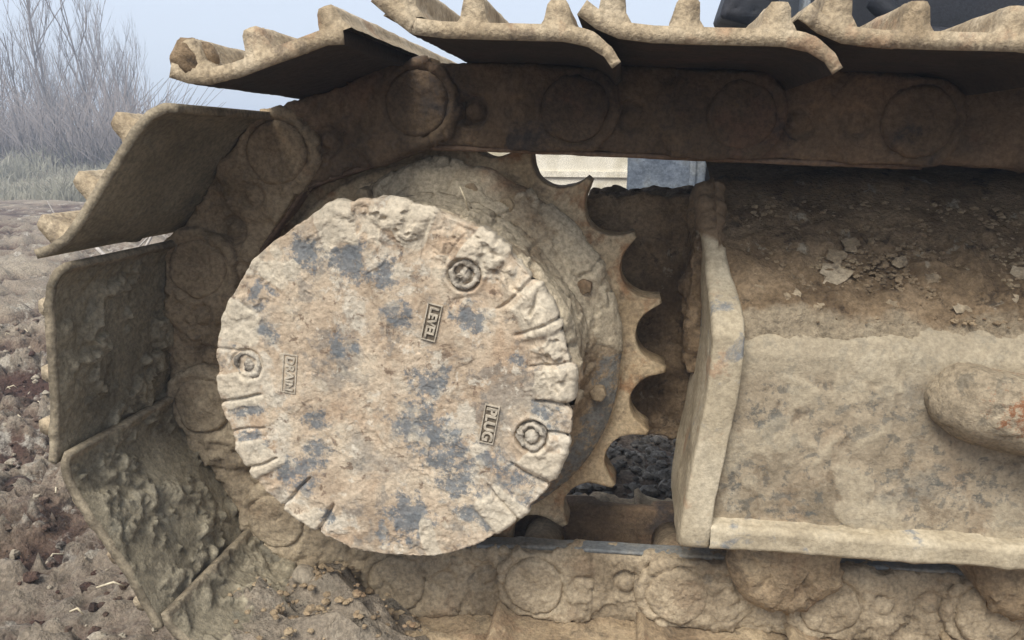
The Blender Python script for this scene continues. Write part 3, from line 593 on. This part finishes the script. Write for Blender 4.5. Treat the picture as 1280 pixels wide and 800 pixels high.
# crumbs and pale chips lying on the frame top
rs = random.Random(12); vv = []; 
def lump(c, r, rs, sq=.7):
    n1, n2 = 7, 5; V = []; F = []
    for i in range(n1):
        for j in range(n2):
            a = 2 * PI * i / n1; b = PI * (j + .5) / n2; q = r * rs.uniform(.75, 1.2)
            V.append((c[0] + q * math.cos(a) * math.sin(b), c[1] + q * math.sin(a) * math.sin(b), c[2] + q * sq * math.cos(b)))
    for i in range(n1):
        for j in range(n2 - 1): F.append([i * n2 + j, i * n2 + j + 1, ((i + 1) % n1) * n2 + j + 1, ((i + 1) % n1) * n2 + j])
    F.append([i * n2 for i in range(n1)]); F.append([i * n2 + n2 - 1 for i in range(n1)][::-1]); return V, F
def roofz(y): return float(np.interp(y, [-.15, -.12, -.06, 0, .06], [.07, .088, .14, .188, .225]))
for i in range(2600):
    x = rs.uniform(.40, .85); y = rs.triangular(-.143, .03, -.11); vv.append(lump((x, y, roofz(y) + .007), rs.choice((.0015, .002, .002, .003, .0045)), rs, .6))
v, f = join(vv); tag(put('mud_crumbs', v, f, M_mud, EX, smooth=False), kind='stuff')
for (x, y, r) in ((.415, -.10, .018), (.44, -.112, .015), (.495, -.085, .022), (.50, -.065, .014), (.60, -.09, .010), (.625, -.12, .011), (.52, -.05, .016), (.455, -.07, .012), (.57, -.07, .009), (.68, -.11, .010), (.70, -.08, .013), (.47, -.125, .008), (.55, -.12, .009)):
    n1 = 11; r *= .85; z = roofz(y) + .012; V = []
    for q in (0, 1):
        for i in range(n1):
            a = 2 * PI * i / n1; k_ = r * rs.uniform(.45, 1.25); yy_ = y + .6 * k_ * math.sin(a); V.append((x + k_ * math.cos(a), yy_ - .002, roofz(yy_) + .009 + q * .005))
    F = [[i, (i + 1) % n1, n1 + (i + 1) % n1, n1 + i] for i in range(n1)] + [list(range(n1))[::-1], [n1 + i for i in range(n1)]]
    put('mud_flake', V, F, M_edge, EX, smooth=False)

# ------------------------------------------------------------------ rest of the machine, behind and above the track
def hull(name, parts, m, vox=.012, disp=.002, label=None):
    o = put(name, remesh(parts, vox, 1), None, m, EX, lambda P, N: P + N * (disp * fbm(P, 20, 3, 1))[:, None])
    if label: o['label'] = label
    return o
hull('carbody', [boxp(.50, 2.2, .55, 1.5, -.12, .43), boxp(.56, 2.2, .34, .6, .05, .30)], M_dark, .02)
hull('travel_motor_guard', [boxp(.250, .408, .62, .70, .14, .40)], M_blue, .006, .003, 'slate blue steel block behind the sprocket')
hull('inner_frame', [boxp(.405, .62, .66, .80, .0, .46)], M_dark, .012)
hull('guard_strap', [boxp(.375, .388, .610, .625, .15, .39)], M_blue, .004, .002)
hull('upper_body', [boxp(.625, 3.0, .75, 2.4, .47, 1.3)], M_dark, .03)
hull('body_post', [boxp(.590, .606, .72, .76, .40, 1.0)], M_blue, .006)
hull('underside_pipe', [tube([(.72, .70, .56), (.80, .68, .485), (.92, .68, .475), (1.05, .7, .56)], .022, 14)], M_dark, .008)
hull('rubber_step', [prism([(.425, .53), (.515, .505), (.545, .535), (.53, .62), (.45, .62)], .70, .85)] + [prism([(.44 + i * .018, .535 - i * .003), (.448 + i * .018, .533 - i * .003), (.47 + i * .018, .63), (.462 + i * .018, .63)], .692, .86) for i in range(5)], M_dark, .006)
hull('step_bracket', [tube([(.463, .78, .40), (.465, .78, .56)], .006, 8)], M_dark, .004)

# far cream panel seen through the gap
pn = empty('cream_panel', (.2, 3.3, GZ), 'cream painted panel standing behind the machine, seen through the gap above the sprocket', 'panel')
put('panel_board', *boxp(-.75, .44, 3.3, 3.34, GZ, .27), M_cream, pn, smooth=False)
put('panel_rail', *boxp(-.75, .44, 3.285, 3.299, .10, .13), M_cream, pn, smooth=False)

# ------------------------------------------------------------------ loose clods, stones, sticks
rs = random.Random(31)
def scatter(n, xr, yr, sizes, name, m, keep=None, sq=.7):
    pts = np.array([(rs.uniform(*xr), rs.uniform(*yr), 0) for _ in range(n)])
    if keep: pts = pts[[keep(p) for p in pts]]
    z = GZ + ground_h(pts)[0]; vv = [lump((p[0], p[1], q + .001), rs.choice(sizes) * rs.uniform(.6, 1.1), rs, sq) for p, q in zip(pts, z)]
    v, f = join(vv); return tag(put(name, v, f, m, smooth=False), kind='stuff', label='small crumbs of clay strewn over the churned ground')
scatter(2600, (-1.9, -.25), (-.45, 2.0), (.004, .005, .007, .009, .012), 'clay_crumbs', M_ground)
scatter(700, (-1.9, -.25), (-.45, 2.2), (.003, .004, .006, .008, .013), 'pale_clay_crumbs', M_stone)
M_oily = mat('oily dark mud', (s2l(84, 76, 65), s2l(120, 111, 98), s2l(160, 150, 134)), 40, rough=.7, bump=.6)
scatter(2600, (.15, .95), (.12, 1.3), (.004, .007, .011, .020), 'dark_clay_crumbs', M_oily, None, .6)
scatter(700, (-.27, .04), (-.36, -.08), (.002, .002, .003, .004, .005, .007), 'rubble_crumbs', M_mud, None, .6)
# single lumps that stand out
vv = []
for i in range(260):
    x = rs.uniform(-2.4, -.45); y = rs.uniform(-.3, 2.6); a = rs.uniform(0, PI); L_ = rs.uniform(.006, .022); vv.append((x, y, a, L_))
pz = GZ + ground_h(np.array([(v[0], v[1], 0) for v in vv]))[0]; tt = []
for (x, y, a, L_), z in zip(vv, pz):
    c, q = math.cos(a) * L_, math.sin(a) * L_; tt.append(tube([(x - c, y - q, z + .012), (x + rs.gauss(0, .006), y, z + .018), (x + c, y + q, z + .008)], [.0016, .0018, .001], 4))
v, f = join(tt); tag(put('dead_stalks', v, f, M_straw), 'thin dead stalks trodden into the clay', kind='stuff')
def blob(name, c, r, m, label, cat, seed, sq=(1, .8, .7), parent=None):
    n1, n2 = 30, 18; V = [(c[0] + r * sq[0] * math.cos(2 * PI * i / n1) * math.sin(PI * (j + .5) / n2), c[1] + r * sq[1] * math.sin(2 * PI * i / n1) * math.sin(PI * (j + .5) / n2), c[2] + r * sq[2] * math.cos(PI * (j + .5) / n2)) for i in range(n1) for j in range(n2)]
    F = gridfaces(n1, n2, True).tolist() + [[i * n2 for i in range(n1)][::-1], [i * n2 + n2 - 1 for i in range(n1)]]
    o = put(name, V, F, m, parent, lambda P, N: P + N * (r * (.35 * fbm(P + seed, .7 / r, 3, seed) + .3 * (worley(P + seed, .9 / r, seed)[0] - .5)))[:, None])
    if cat: tag(o, label, cat, 'clay lumps lying on the ground')
    return o
for i, (x, y, r, l) in enumerate(((-.245, -.16, .022, 'pale clay lump on the spoil just right of the lowest track shoe'), (-.20, -.14, .014, 'small clay lump below the round pin end at the bottom of the track'),
        (-.155, -.15, .017, 'flat clay lump on the spoil nearest the bottom chain links'), (-.27, -.20, .018, 'clay lump resting low against the bottom shoe edge'),
        (-1.05, .55, .045, 'large brown clod on the ground left of the middle shoes'), (-.93, .25, .035, 'rounded clod on the churned ground left of the lowest shoe'), (-1.5, 1.4, .07, 'broad dark clod on the ground below the dead branch'))):
    blob('clay_lump', (x, y, gz(x, y) + r * .3), r, M_stone if i < 4 else M_ground, l, 'clod', i + 3)
def branch(name, pts, r0, m, label, cat='branch', parent=None):
    ps = [np.array(p, float) for p in pts]; n = len(ps)
    v, f = tube(ps, [r0 * (1 - .75 * i / (n - 1)) for i in range(n)], 7); o = put(name, v, f, m, parent)
    if cat: tag(o, label, cat)
    return o
def lie(x, y, dz): return (x, y, gz(x, y) + dz)
db = empty('dead_branch', lie(-2.3, 2.6, 0), 'bleached forked dead branch lying on the ground at the left, below the bushes', 'branch')
branch('stem', [lie(-2.9, 2.9, .10), lie(-2.6, 2.75, .12), lie(-2.3, 2.6, .05), lie(-2.05, 2.5, .03), lie(-1.85, 2.3, .02)], .014, M_dead, None, None, db)
branch('side_branch', [lie(-2.3, 2.6, .05), lie(-2.22, 2.7, .16), lie(-2.15, 2.75, .28), lie(-2.12, 2.8, .38)], .010, M_dead, None, None, db)
branch('side_branch', [lie(-2.15, 2.52, .04), lie(-2.1, 2.45, .15), lie(-1.98, 2.4, .24)], .009, M_dead, None, None, db)
branch('side_branch', [lie(-2.6, 2.75, .12), lie(-2.7, 2.7, .25), lie(-2.72, 2.66, .36)], .008, M_dead, None, None, db)
db = empty('fallen_stick', lie(-1.75, 2.3, 0), 'thin pale stick on the ground beside the upper left shoe', 'stick')
branch('stem', [lie(-2.0, 2.5, .02), lie(-1.75, 2.3, .03), lie(-1.5, 2.25, .04)], .008, M_dead, None, None, db)
# litter
V = [(-.72 + a, .25 + .02 * math.sin(a * 60), gz(-.72, .25) + .0 + b) for a in np.linspace(0, .05, 8) for b in np.linspace(0, .06, 8)]
put('plastic_scrap', V, gridfaces(8, 8), M_plastic, None, lambda P, N: P + .012 * np.stack([vnoise(P * 50, 1), vnoise(P * 50, 2), vnoise(P * 50, 3)], 1), face=(0, -1, 0))
bpy.data.objects['plastic_scrap'].modifiers.new('thickness', 'SOLIDIFY').thickness = .0012
tag(bpy.data.objects['plastic_scrap'], 'crumpled pale blue plastic scrap on the ground beside the middle track shoe', 'litter')

# ------------------------------------------------------------------ bare saplings and thicket
def sapling(rs, h, r, fork):
    """returns trunk and twig tube lists around the origin"""
    tr = []; tw = []
    def grow(p, d, L_, r_, lv):
        n = 5; pts = [np.array(p)]; d = np.array(d, float)
        for i in range(n):
            d = d + np.array([rs.gauss(0, .09), rs.gauss(0, .09), rs.gauss(.03, .04)]); d /= np.linalg.norm(d); pts.append(pts[-1] + d * L_ / n)
        (tr if lv == 0 else tw).append(tube(pts, [r_ * (1 - .7 * i / n) for i in range(n + 1)], 6 if lv == 0 else (4 if lv == 1 else 3)))
        if lv < 3:
            for c in range([9, 6, 4][lv]):
                t = rs.uniform(.25 if lv == 0 else .2, .98); i = min(n - 1, int(t * n)); q = pts[i] + (pts[i + 1] - pts[i]) * (t * n - i)
                a = rs.uniform(0, 2 * PI); s = rs.uniform(.35, .75); e = np.array([math.cos(a) * s, math.sin(a) * s, 1.0]); e = e * .6 + d * .4
                grow(q, e / np.linalg.norm(e), L_ * rs.uniform(.32, .55), r_ * .42, lv + 1)
    grow((0, 0, 0), (rs.gauss(0, .06), 0, 1), h, r, 0)
    if fork: grow((0, 0, h * .25), (rs.choice((-.35, .35)), 0, 1), h * .7, r * .75, 0)
    return tr, tw
protos = []
for i in range(5):
    rs2 = random.Random(50 + i); tr, tw = sapling(rs2, 3.3, .032, i % 2 == 0)
    protos.append([mesh_from('trunk', *join(tr)), mesh_from('crown', *join(tw))])
    for q in protos[-1]: q.materials.append(M_bark if q.name.startswith('trunk') else M_twig)
def tree(i, x, y, s, rz, label, group=None):
    e = empty('bare_sapling', (x, y, GZ - .03), label, 'tree', group); e.rotation_euler.z = rz; e.scale = (s, s, s)
    for nm, me in zip(('trunk', 'crown'), protos[i]):
        o = bpy.data.objects.new(nm, me); C.objects.link(o); o.parent = e
    return e
def px2x(px, Y):      # ground x seen at column px of the photograph at distance Y
    d = fw + (px - 640) / FPX * r2 + (210 / FPX) * u2; return CAM[0] + d[0] * (Y - CAM[1]) / d[1]
named = ((82, 12, 1.0, 0, 'tall forked bare sapling, the darkest stem left of the track'), (120, 13, .95, 3, 'tall bare sapling just right of the forked one'), (165, 15, .9, 1, 'slender bare sapling nearest the upper left track shoe'),
         (38, 12.5, .8, 2, 'bare sapling leaning left of the forked one'), (14, 13, .75, 4, 'bare sapling at the far left edge of the bushes'))
for n_, (px, Y, s, i, l) in enumerate(named): tree(i, px2x(px, Y), Y, s, n_ * 1.3, l)
rs = random.Random(77)
for n_ in range(64):
    Y = rs.uniform(12.5, 20); px = rs.uniform(-260, 190); tree(rs.randrange(5), px2x(px, Y), Y, rs.uniform(.38, .78), rs.uniform(0, 6.28), 'thin bare grey stem crowded in the hazy thicket', 'thin stems of the thicket')
# brush: thin upright stems nobody could count
vv = []
for n_ in range(6500):
    Y = rs.uniform(10.5, 17); x = px2x(rs.uniform(-300, 205), Y); h = rs.triangular(.4, 2.2, .8); a = rs.gauss(0, .3); b = rs.gauss(0, .2)
    vv.append(tube([(x, Y, GZ), (x + a * h * .5, Y + b, GZ + h * .55), (x + a * h * 1.3, Y + b * 2, GZ + h)], [.011, .008, .003], 3))
v, f = join(vv); tag(put('brushwood', v, f, M_twig), 'dense bare brushwood filling the thicket', kind='stuff')
vv = []
for n_ in range(15000):
    Y = rs.uniform(7.0, 13.5); x = px2x(rs.uniform(-300, 230), Y); h = rs.uniform(.06, .26) * (1.2 if Y > 10 else .8) * (1.5 if math.sin(x * 3 + Y) > .2 else .6); g0 = GZ + .34 * math.exp(-((Y - 12.5) / 3.0) ** 2); a = rs.gauss(0, .5); b = rs.gauss(0, .3); w = .007
    V = [(x - w, Y, g0 - .04), (x + w, Y, g0 - .04), (x + a * h * .5 + w, Y + b * h * .5, g0 + h * .6), (x + a * h * .5 - w, Y + b * h * .5, g0 + h * .6), (x + a * h * 1.5, Y + b * h, g0 + h)]
    vv.append((V, [[0, 1, 2, 3], [3, 2, 4]]))
v, f = join(vv); tag(put('dry_grass', v, f, M_grass), 'pale dry grass in front of the bushes', kind='stuff')

# ------------------------------------------------------------------ damp air between here and the trees
v, f = boxp(-402, 402, -32, 902, GZ - 1.2, 3.6)
hz = mesh_from('haze', v, f)
if sum(p.normal.dot(p.center - Vector((0, 435, 1))) for p in hz.polygons) < 0: hz.flip_normals(); hz.update()
ho = bpy.data.objects.new('haze', hz); C.objects.link(ho); tag(ho, 'thin pale haze hanging over the whole yard', kind='stuff')
hm = bpy.data.materials.new('haze'); hm.use_nodes = True; hm.node_tree.nodes.clear()
pv = hm.node_tree.nodes.new('ShaderNodeVolumePrincipled'); pv.inputs['Color'].default_value = (.74, .85, 1, 1); pv.inputs['Density'].default_value = .015
mo = hm.node_tree.nodes.new('ShaderNodeOutputMaterial'); hm.node_tree.links.new(pv.outputs[0], mo.inputs['Volume']); hz.materials.append(hm)
